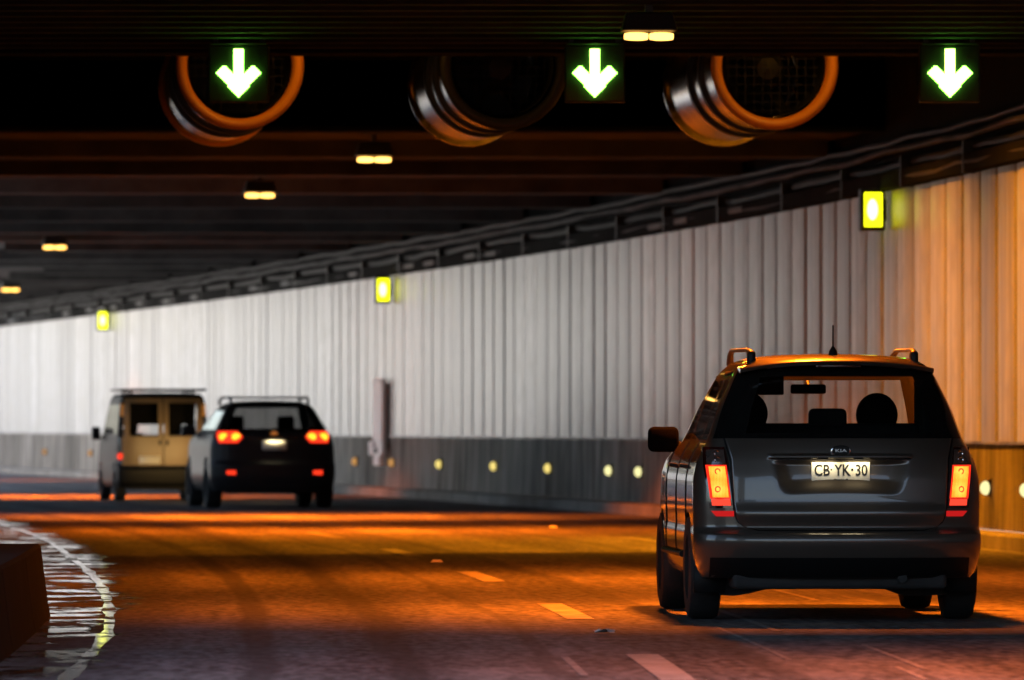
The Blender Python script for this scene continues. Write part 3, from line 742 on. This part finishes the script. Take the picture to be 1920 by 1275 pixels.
def lamp_mat(name, amber, red, st):
    """ribbed reflector behind a lit tail lamp lens: amber core, red towards the rim"""
    m, t, b = newmat(name); tc = N(t, 'ShaderNodeTexCoord')
    wv = N(t, 'ShaderNodeTexWave'); wv.wave_type = 'BANDS'; wv.bands_direction = 'Z'; wv.inputs['Scale'].default_value = 42; t.links.new(tc.outputs['Object'], wv.inputs['Vector'])
    w2 = N(t, 'ShaderNodeTexWave'); w2.wave_type = 'BANDS'; w2.bands_direction = 'X'; w2.inputs['Scale'].default_value = 36; t.links.new(tc.outputs['Object'], w2.inputs['Vector'])
    k = math_(t, 'MULTIPLY', math_(t, 'ADD', wv.outputs['Fac'], .55), math_(t, 'ADD', w2.outputs['Fac'], .8))
    n = N(t, 'ShaderNodeTexNoise'); n.inputs['Scale'].default_value = 14; t.links.new(tc.outputs['Object'], n.inputs['Vector'])
    k = math_(t, 'MULTIPLY', k, math_(t, 'ADD', n.outputs['Fac'], .35))
    sx = N(t, 'ShaderNodeSeparateXYZ'); t.links.new(tc.outputs['Object'], sx.inputs[0])
    hot = None
    for zc in (.925, .815):
        dx = math_(t, 'SUBTRACT', math_(t, 'ABSOLUTE', sx.outputs[0]), .748); dz = math_(t, 'SUBTRACT', sx.outputs[2], zc)
        d2 = math_(t, 'ADD', math_(t, 'MULTIPLY', dx, dx), math_(t, 'MULTIPLY', dz, dz))
        h = math_(t, 'POWER', 2.718, math_(t, 'MULTIPLY', d2, -1 / .045 ** 2)); hot = h if hot is None else math_(t, 'ADD', hot, h)
    k = math_(t, 'ADD', math_(t, 'MULTIPLY', k, .75), math_(t, 'MULTIPLY', hot, .9))
    c = ramp(t, math_(t, 'MULTIPLY', k, .5), [(.1, red), (.5, amber), (.95, (1, .70, .10))])
    b.inputs['Base Color'].default_value = (.02, .004, .002, 1); b.inputs['Roughness'].default_value = .5; b.inputs['Specular IOR Level'].default_value = .08
    t.links.new(c, b.inputs['Emission Color']); b.inputs['Emission Strength'].default_value = st
    return m
M['amberlamp'] = lamp_mat('lit_amber_lamp', (1.0, .38, .018), (.70, .04, .004), .40)
M['redrim'] = emit('lit_red_rim', (1.0, .03, .01), .36, (.01, .001, .001))
M['redlamp'] = emit('lit_red_lamp', (1.0, .06, .03), .40, (.01, .001, .001))
M['redfl'] = emit('red_reflector', (1.0, .02, .02), .16, (.03, .002, .002))  # no lamp; the reflector's shine is put in as emission
M['hotlamp'] = emit('hot_tail_lamp', (1.0, .42, .02), .85)
M['hotred'] = emit('hot_red_lamp', (1.0, .04, .012), .45)

# ---- the grey car
KD, KX = 47.1, 2.025
GREY = paint('grey_car_paint', (.078, .064, .052), .45, .33)
mats = dict(paint=GREY, rg=M['glass'], fg=M['glass'], sg=M['privacy'], tg=(.60, 1.10, .62), bump=.555, sur=(1.125, 1.60))
tab = [(.27, .835, .10, 4.40), (.31, .86, .07, 4.47), (.42, .885, .018, 4.53), (.50, .89, .0, 4.545), (.54, .89, .012, 4.545), (.558, .888, .05, 4.54), (.585, .885, .075, 4.53), (.72, .888, .075, 4.49), (.86, .886, .085, 4.40), (.98, .862, .105, 4.12),
       (1.05, .83, .12, 3.62), (1.10, .80, .135, 3.42), (1.14, .783, .15, 3.30), (1.30, .728, .215, 2.98), (1.45, .662, .285, 2.68), (1.54, .618, .34, 2.46), (1.59, .572, .40, 2.28), (1.628, .49, .56, 2.05), (1.648, .33, .86, 1.75), (1.655, .12, 1.1, 1.5)]
K = Car('grey_car', tab, (KX, KD, 0), R(2.5), mats, rearwin=(1.16, 1.51), rearfr=.74, sidewin=(1.12, 1.49), pillars=((.62, 1.05), (1.16, 1.98), (2.1, 2.85)), wind=(1.10, 1.50), arch=(.92, 3.62))
K_ = K.root
tag(K_, 'charcoal grey people carrier with lit tail lamps and white number plate', 'car')
K.wheels(.90)
def xl(z): return float(np.interp(z, [.566, .575, .59, .62, .67, .72, 1.0, 1.08, 1.128], [.50, .56, .60, .630, .645, .652, .668, .688, .70]))
def tg_disp(x, z):
    top, bot = 1.0, .785 - .016 * (abs(x) / .4) ** 2
    hw = .385 + (.44 - .385) * (z - .77) / (1.0 - .77)
    d = smooth01(0, .035, top - z) * smooth01(0, .10, z - bot) * smooth01(0, .12, hw - abs(x))
    g = smooth01(.0, .010, z - 1.0) * smooth01(0, .012, 1.034 - z) * smooth01(0, .03, .45 - abs(x))
    low = .022 * math.exp(-((z - .665) / .05) ** 2)
    return .034 * d - .022 * g - low
K.patch('tailgate_seal', lambda z: -xl(z) - .012, lambda z: xl(z) + .012, .560, 1.13, M['trim'], .004, 24, 24, None, depth=.03).data.polygons
seal = [o for o in K_.children if o.name.startswith('tailgate_seal')][0]
bm = bmesh.new(); bm.from_mesh(seal.data)
bmesh.ops.delete(bm, geom=[f for f in bm.faces if abs(f.calc_center_median().x) < .5 and .75 < f.calc_center_median().z < 1.03], context='FACES'); bm.to_mesh(seal.data); bm.free()
tg = K.patch('tailgate', lambda z: -xl(z), xl, .567, 1.128, GREY, .012, 120, 110, tg_disp, depth=.03, auto=75)
def strip_on(name, pts, r_, mat, off, parent=K_):
    return MB().tube([(x, K.ry(x, z) - off, z) for x, z in pts], r_, 6).build(name, mat, parent, True)
strip_on('garnish_chrome', [(-.43 + .0215 * i, 1.001) for i in range(41)], .004, M['chrome'], .034, tg)
# number plate and its lamps
pl = rbox('number_plate', -.181, .181, .108, .116, .852, .982, M['plate'], K_, .004, 2)
py = .1065
text_mesh('CB', .098, 'plate_text', M['ink'], pl, (-.116, py, .929), (R(90), 0, 0), .0008, .0016, .78)
text_mesh('YK', .098, 'plate_text', M['ink'], pl, (.010, py, .929), (R(90), 0, 0), .0008, .0016, .78)
text_mesh('30', .098, 'plate_text', M['ink'], pl, (.127, py, .929), (R(90), 0, 0), .0008, .0016, .78)
text_mesh('CHILE', .026, 'plate_text', M['ink'], pl, (.0, py, .869), (R(90), 0, 0), .0008, .0005, 1.0, 1.35)
for x, q in ((-.058, .005), (.071, .008)): MB().lathe([(0, py), (q, py), (q, py + .002)], 12, 'y', (x, 0, .936)).build('plate_dot', M['ink'], pl)
for x in (-.11, .11):
    o = rbox('plate_lamp', x - .03, x + .03, .078, .105, .994, 1.0, M['trim'], K_, .002, 1)
    l = bpy.data.lights.new('plate_light', 'AREA'); l.size = .14; l.size_y = .02; l.shape = 'RECTANGLE'; l.energy = .085; l.color = (1, .83, .5)
    lo = bpy.data.objects.new('plate_light', l); link(lo, o); lo.location = (x, .070, .993); lo.rotation_euler = (R(28), 0, 0)
# badge
ey = K.ry(0, 1.04) - .018
em = MB().lathe([(0, -.004), (.044, -.004), (.050, -.002), (.052, .006)], 36, 'y').build('badge', M['chrome'], K_, True, 40); em.location = (0, ey, 1.052); em.scale = (1.22, 1, .66)
em2 = MB().lathe([(0, -.0055), (.045, -.0055), (.045, -.003)], 36, 'y').build('badge_field', M['trim'], em, True, 40)
text_mesh('KIA', .040, 'badge_letters', M['chrome'], em, (0, -.0065, .0), (R(90), 0, 0), .0012, .0008, .95)
text_mesh('CARENS', .026, 'model_letters', M['rail'], tg, (-.575, K.ry(-.575, .745) - .0165, .742), (R(90), 0, R(-14)), .001, .0003, 1.0, 1.15)
# tail lamps
for s in (-1, 1):
    def L_(a, b_):     # lamp edge as a function of z (inner a, outer b)
        return lambda z, a=a: s * float(np.interp(z, [.70, .96, 1.075], a))
    inn, outr = [.662, .690, .708], [.800, .835, .828]
    lo_, hi_ = (L_(inn, 0), L_(outr, 0)) if s > 0 else (L_(outr, 0), L_(inn, 0))
    root = K.patch('tail_lamp', lo_, hi_, .700, 1.075, M['dlens'], .014, 10, 16, depth=.03)
    root['label'] = 'tall tail lamp with amber lit reflector'
    a_in, a_out = [.668, .698, .71], [.790, .822, .82]
    def ed(a, z): return s * float(np.interp(z, [.70, .96, 1.075], a))
    def sheet(nm, z0, z1, i0, o0, mat, off, nx=8, nz=10):
        l0 = lambda z: min(ed(a_in, z) + s*i0, ed(a_out, z) - s*o0); r0 = lambda z: max(ed(a_in, z) + s*i0, ed(a_out, z) - s*o0)
        return K.patch(nm, l0, r0, z0, z1, mat, off, nx, nz, depth=.006, parent=root)
    sheet('red_rim', .757, .965, .0, .0, M['redrim'], .017)
    sheet('lit_reflector', .766, .955, .010, .016, M['amberlamp'], .021)
    sheet('red_lens', .715, .754, .004, .006, M['redlamp'], .019)
    sheet('clear_lens', .972, 1.06, .004, .006, M['clens'], .019)
    for zc in (.925, .815, 1.035, .998):
        xc = s * .752; yy = K.ry(xc, zc) - (.0225 if zc < .96 else .021)
        o = MB().lathe([(.012, 0), (.017, -.003), (.020, 0), (.017, .003), (.012, 0)], 16, 'y').build('bulb_ring', M['hotred'] if zc < .96 else M['chrome'], root, True); o.location = (xc, yy, zc); o.rotation_euler.z = s * R(22)
    l1 = (lambda z: -.79 + (.68 - z) * .9) if s < 0 else (lambda z: .655)
    r1 = (lambda z: -.655) if s < 0 else (lambda z: .79 - (.68 - z) * .9)
    rf = K.patch('bumper_reflector', l1, r1, .648, .682, M['redfl'], .012, 8, 4, depth=.02)
# shade under the bumper as a black patch, then the underside
K.patch('underside_shade', lambda z: -.80, lambda z: .80, .272, .395, M['trim'], .005, 30, 6)  # black patch painted where the bumper turns under into shade
rbox('underbody', -.66, .66, .15, 4.3, .20, .30, M['under'], K_, .03)
MB().prism([(-.71, .34), (-.71, .155), (-.62, .15), (-.52, .165), (-.30, .222), (-.05, .235), (.20, .228), (.33, .19), (.44, .15), (.71, .155), (.71, .34)], .62, .95).build('rear_axle', M['under'], K_)
for i in range(9):
    x = -.5 + i * .12 + random.uniform(-.03, .03); rbox('suspension_piece', x - .03, x + .05, .35 + random.uniform(0, .3), .75, .20 + random.uniform(0, .05), .31, M['under'], K_, .012, 1)
MB().tube([(.38, .10, .27), (.38, .5, .26), (.2, .9, .27)], .03, 12).build('exhaust_pipe', M['under'], K_, True)
for s in (-1, 1):
    rbox('mud_flap', s*.78 - .10, s*.78 + .10, .50, .52, .17, .34, M['trim'], K_, .005, 1)
# spoiler
sp = []; F = []; nx = 24
for i in range(nx + 1):
    x = -.60 + 1.20 * i / nx; f = abs(x) / .6; q = f ** 3
    yr = .235 + .12 * f ** 2.5; zt = 1.606 - .020 * f * f - .03 * q
    sp += [(x, yr, zt - .004), (x, yr + .01, zt + .004), (x, .60, zt + .03 * (1 - .6 * q)), (x, .50, zt - .035), (x, yr + .02, zt - .022)]
for i in range(nx):
    for k in range(5): F.append((i*5+k, i*5+(k+1) % 5, (i+1)*5+(k+1) % 5, (i+1)*5+k))
F += [(4, 3, 2, 1, 0), tuple(nx*5+k for k in range(5))]
mk('roof_spoiler', sp, F, GREY, K_, True, auto=40)
rbox('high_brake_lamp', -.14, .14, .262, .29, 1.566, 1.582, M['dlens'], K_, .003, 1)
# roof rails
for s in (-1, 1):
    rl = MB().tube([(s*.505, .66, 1.58), (s*.507, .68, 1.63), (s*.51, .74, 1.666), (s*.515, .90, 1.678), (s*.53, 1.5, 1.682), (s*.53, 2.05, 1.685), (s*.525, 2.25, 1.66), (s*.52, 2.35, 1.60)], [.022, .020, .016, .013, .013, .013, .016, .02], 10, 1.25).build('roof_rail', M['rail'], K_, True, 60)
    rbox('rail_foot', s*.507 - .024, s*.507 + .024, .63, .76, 1.58, 1.672, M['trim'], rl, .02)
MB().lathe([(0, 1.64), (.030, 1.645), (.024, 1.67), (.010, 1.695), (.0055, 1.70), (.0045, 1.83), (.003, 1.83), (0, 1.83)], 12, 'z', (0, .66, 0)).build('antenna', M['trim'], K_, True)
# door mirrors, handles
for s in (-1, 1):
    mr = rbox('door_mirror', s*.905 - .10, s*.905 + .10, 3.0, 3.13, 1.035, 1.20, M['matte'], K_, .04, 4)
    rbox('mirror_glass', s*.905 - .085, s*.905 + .085, 2.992, 2.999, 1.05, 1.185, M['matte'], mr, .003, 1)
    MB().tube([(s*.74, 3.14, 1.06), (s*.84, 3.1, 1.075)], .035, 8).build('mirror_arm', M['trim'], mr, True)
    for y in (1.35, 2.35):
        xx = s * (K.w(.95) + .012); h = MB().tube([(xx - s*.02, y, .952), (xx + s*.012, y + .02, .955), (xx + s*.014, y + .17, .955), (xx - s*.02, y + .19, .952)], .014, 8).build('door_handle', M['trim'], K_, True)
    for y in (1.12, 2.05, 3.02):
        pts = [(s * (K.w(z) + .0015), y + (.0 if z > .55 else (.55 - z) * (.5 if y < 1.3 else 0)), z) for z in np.linspace(.42, 1.10, 12)]
        MB().tube(pts, .004, 5).build('door_seam', M['trim'], K_)
    pts = [(s * (K.w(z := .40) + .012), y, .40) for y in np.linspace(1.32, 3.2, 8)]
    MB().tube(pts, .02, 8).build('side_moulding', M['trim'], K_, True)
# interior
rbox('rear_bench', -.60, .60, 1.0, 1.22, .45, 1.222, M['seat'], K_, .06)
for x in (0,): rbox('headrest', x - .12, x + .12, 1.02, 1.12, 1.16, 1.315, M['seat'], K_, .035)
for x in (-.42, .40):
    st = rbox('front_seat', x - .25, x + .25, 1.95, 2.15, .5, 1.20, M['seat'], K_, .08)
    hr = MB().lathe([(0, 0), (.10, .004), (.128, .03), (.135, .07), (.128, .11), (0, .12)], 28, 'y').build('headrest', M['seat'], st, True); hr.location = (x - (.02 if x < 0 else 0), 1.98, 1.275 + (.01 if x < 0 else 0)); hr.scale = (1.0 if x > 0 else 1.05, 1, 1.05)
rbox('dashboard', -.68, .68, 2.85, 3.35, .7, 1.09, M['seat'], K_, .06)
im = rbox('interior_mirror', -.115, .115, 2.52, 2.55, 1.412, 1.474, M['trim'], K_, .02)
MB().tube([(0, 2.55, 1.45), (0, 2.62, 1.51)], .012, 6).build('mirror_stalk', M['trim'], im)
rbox('sun_visor', -.60, -.16, 2.5, 2.52, 1.405, 1.53, M['trim'], K_, .03)
rbox('headlining', -.56, .56, .62, 2.3, 1.545, 1.56, M['seat'], K_, .006, 1)
for s in (-1, 1): rbox('pillar_trim', s*.60 - .03, s*.60 + .03, .75, 1.35, .9, 1.55, M['seat'], K_, .02)
rbox('cargo_cover', -.66, .66, .28, 1.0, 1.06, 1.08, M['seat'], K_, .008, 1)

# ---- the dark SUV
SUV = plain('suv_paint', (.022, .020, .021), .45, .0, .12, coat=.06, crough=.1)
D2 = 112.4; X2 = -3.47
tab = [(.26, .86, .07, 4.50), (.34, .90, .03, 4.60), (.50, .925, .0, 4.66), (.64, .925, .0, 4.68), (.70, .92, .05, 4.66), (.90, .915, .07, 4.55), (1.02, .89, .09, 4.25), (1.09, .86, .12, 3.65), (1.14, .82, .16, 3.40), (1.20, .79, .20, 3.25), (1.40, .69, .36, 2.75), (1.50, .62, .46, 2.45), (1.545, .55, .56, 2.25), (1.575, .42, .80, 1.95), (1.585, .15, 1.1, 1.5)]
C2 = Car('dark_suv', tab, (X2, D2, 0), HD(D2 + 1), dict(paint=SUV, rg=M['midglass'], fg=M['glass'], sg=M['privacy'], bump=.60, sur=(1.13, 1.54)), rearwin=(1.17, 1.49), rearfr=.80, sidewin=(1.16, 1.47), pillars=((.75, 1.1), (1.2, 2.0), (2.12, 2.9)), wind=(1.14, 1.48), arch=(.95, 3.70), ra=.40, zr=.36)
r2 = C2.root; tag(r2, 'dark SUV with glowing red tail lamps beside the van', 'car')
C2.wheels(.94, .365, .235)
for s in (-1, 1):
    lo_, hi_ = sorted((.42 * s, .845 * s))
    def zb(z): return 0
    t_ = (1.055 if True else 0)
    lm = C2.patch('tail_lamp', (lambda z: .46 + abs(z - 1.05) * .9) if s > 0 else (lambda z: -.83 + abs(z - 1.06) * .3), (lambda z: .83 - abs(z - 1.06) * .3) if s > 0 else (lambda z: -.46 - abs(z - 1.05) * .9), .965, 1.135, M['hotred'], .016, 10, 8)
    for xc in (.555, .735):
        o = MB().lathe([(0, -.012), (.045, -.010), (.062, 0)], 20, 'y').build('bulb_glow', M['hotlamp'], lm, True); o.location = (s*xc, C2.ry(xc, 1.05) - .018, 1.05); o.scale = (1.05, 1, .85)
    MB().add([(-.085, 0, -.025), (.085, 0, -.035), (.085, 0, .03), (-.085, 0, .025)], [(0, 1, 2, 3)]).build('fog_reflector', M['hotred'], r2).location = (s*.62, C2.ry(.62, .53) - .012, .53)  # reflector, its shine put in as an emissive material
    MB().tube([(s*.57, .75, 1.53), (s*.575, .80, 1.61), (s*.60, 1.2, 1.632), (s*.60, 2.1, 1.62), (s*.59, 2.3, 1.53)], .022, 8).build('roof_rail', M['galv'], r2, True)
    rbox('door_mirror', s*.98 - .11, s*.98 + .11, 3.0, 3.12, 1.06, 1.22, SUV, r2, .04)
    MB().box(s*.65 - .11, s*.65 + .11, 4.45, 4.60, .72, .84).build('headlamp', M['clens'], r2)
    l = bpy.data.lights.new('headlight', 'SPOT'); l.energy = 200; l.spot_size = R(30); l.spot_blend = .6; l.color = (1, .62, .22); l.shadow_soft_size = .06
    lo = bpy.data.objects.new('headlight', l); link(lo, r2); lo.location = (s*.65, 4.75, .80); lo.rotation_euler = (R(83.5), 0, 0)
for y in (.95, 2.0): MB().tube([(-.60, y, 1.632), (.60, y, 1.632)], .014, 8, 1.6).build('roof_bar', M['galv'], r2, True)
rbox('number_plate', -.18, .18, .045, .055, .86, .995, M['plate'], r2, .004, 1)
l = bpy.data.lights.new('plate_light', 'AREA'); l.size = .25; l.size_y = .02; l.shape = 'RECTANGLE'; l.energy = .2; l.color = (1, .85, .5)
lo = bpy.data.objects.new('plate_light', l); link(lo, r2); lo.location = (0, .03, 1.03); lo.rotation_euler = (R(20), 0, 0)
C2.patch('tailgate_seal', lambda z: -.70, lambda z: .70, .668, .680, M['trim'], .004, 20, 2)
C2.patch('garnish', lambda z: -.42, lambda z: .42, 1.02, 1.045, M['chrome'], .02, 20, 2)
em = MB().lathe([(0, -.004), (.05, -.004), (.055, .006)], 24, 'y').build('badge', M['chrome'], r2, True); em.location = (0, C2.ry(0, 1.1) - .012, 1.09)
rbox('underbody', -.70, .70, .2, 4.4, .22, .32, M['under'], r2, .03)
rbox('rear_bench', -.62, .62, 1.1, 1.3, .5, 1.16, M['seat'], r2, .06)
for x in (-.38, .38):
    st = rbox('front_seat', x - .25, x + .25, 2.0, 2.2, .5, 1.18, M['seat'], r2, .08); rbox('headrest', x - .13, x + .13, 2.02, 2.12, 1.16, 1.36, M['seat'], st, .05)
rbox('dashboard', -.7, .7, 2.95, 3.4, .7, 1.10, M['seat'], r2, .06)

# ---- the van with cream rear doors
VAN = plain('van_paint', (.016, .016, .018), .55, .0, .08); CREAM = plain('cream_door_paint', (.25, .15, .06), .35, coat=.4, var=.06, vscale=3)
D3 = 124.0; X3 = -5.62
tab = [(.22, .70, .06, 3.70), (.30, .735, .02, 3.80), (.50, .745, .0, 3.86), (.56, .745, .03, 3.85), (.85, .745, .05, 3.75), (1.0, .74, .055, 3.45), (1.08, .735, .06, 3.15), (1.30, .715, .08, 2.85), (1.55, .69, .105, 2.5), (1.66, .67, .12, 2.35), (1.72, .63, .16, 2.2), (1.745, .50, .30, 2.0), (1.75, .2, .8, 1.5)]
C3 = Car('van', tab, (X3, D3, 0), HD(D3 + 2), dict(paint=VAN, rg=M['glass'], fg=M['glass'], sg=M['privacy'], tg=(.58, 1.62, .66), bumper=M['trim'], bump=.545), cl=.12, cf=.5, rearwin=None, sidewin=(1.08, 1.55), pillars=((.3, 1.0), (1.1, 1.7), (1.8, 2.6)), wind=(1.06, 1.56), arch=(.55, 3.05), ra=.33, zr=.29, taper=.03)
r3 = C3.root; tag(r3, 'small tall van with cream twin rear doors and black bumper', 'van')
C3.wheels(.755, .30, .18)
for s in (-1, 1):
    def edge_frame(z0, z1, x0, x1, nm, par):
        a, b_ = sorted((s*x0, s*x1)); return C3.patch(nm, lambda z: a, lambda z: b_, z0, z1, CREAM, .012, 6, 6, parent=par, depth=.02)
    dr = edge_frame(.575, 1.045, .008, .665, 'rear_door', None)
    edge_frame(1.045, 1.585, .008, .085, 'window_frame', dr); edge_frame(1.045, 1.585, .545, .64, 'window_frame', dr); edge_frame(1.585, 1.665, .008, .63, 'window_frame', dr)
    a, b_ = sorted((s*.085, s*.545)); C3.patch('pane', lambda z: a, lambda z: b_, 1.045, 1.585, M['glass'], .006, 6, 6, parent=dr, edge=False)
    o = C3.patch('tail_lamp', (lambda z: .672) if s > 0 else (lambda z: -.735), (lambda z: .735) if s > 0 else (lambda z: -.672), .60, 1.02, M['dlens'], .014, 4, 8)
    g_ = MB().lathe([(0, -.01), (.035, -.008), (.05, 0)], 16, 'y').build('bulb_glow', M['hotred'], o, True); g_.location = (s*.70, C3.ry(.70, .72) - .02, .72)
    gg = MB().box(-.03, .03, -.004, .0, -.10, .10).build('orange_strip', M['orange'], o); gg.location = (s*.66, C3.ry(.66, 1.47) - .016, 1.47)  # orange strip high at the door edge
    rbox('door_handle', .03 * s - .02 + .03*s, .03 * s + .02 + .03*s, .01, .035, .90, .98, M['trim'], dr, .006, 1)
    rbox('door_mirror', s*.84 - .07, s*.84 + .07, 2.72, 2.82, .98, 1.20, M['trim'], r3, .03)
    MB().box(s*.5 - .1, s*.5 + .1, 3.7, 3.8, .62, .76).build('headlamp', M['clens'], r3)
rbox('roof_rack', -.68, .70, .10, 2.0, 1.775, 1.815, M['trim'], r3, .01, 1)
for y in (.3, 1.0, 1.7): 
    for s in (-1, 1): MB().box(s*.5 - .02, s*.5 + .02, y - .02, y + .02, 1.72, 1.776).build('rack_foot', M['trim'], r3)
pl3 = rbox('number_plate', -.40, -.06, .012, .03, .60, .72, M['plate'], r3, .003, 1)
rbox('underbody', -.6, .6, .1, 3.6, .18, .28, M['under'], r3, .03)
for x in (-.36, .36):
    st = rbox('front_seat', x - .22, x + .22, 1.75, 1.95, .5, 1.10, M['seat'], r3, .07); rbox('headrest', x - .12, x + .12, 1.78, 1.86, 1.10, 1.30, M['seat'], st, .045)
rbox('dashboard', -.6, .6, 2.6, 3.0, .7, 1.05, M['seat'], r3, .06)
rbox('dark_screen', -.64, .64, 1.3, 1.34, 1.235, 1.66, M['seat'], r3, .02)  # added dark panel, keeps the upper rear windows black
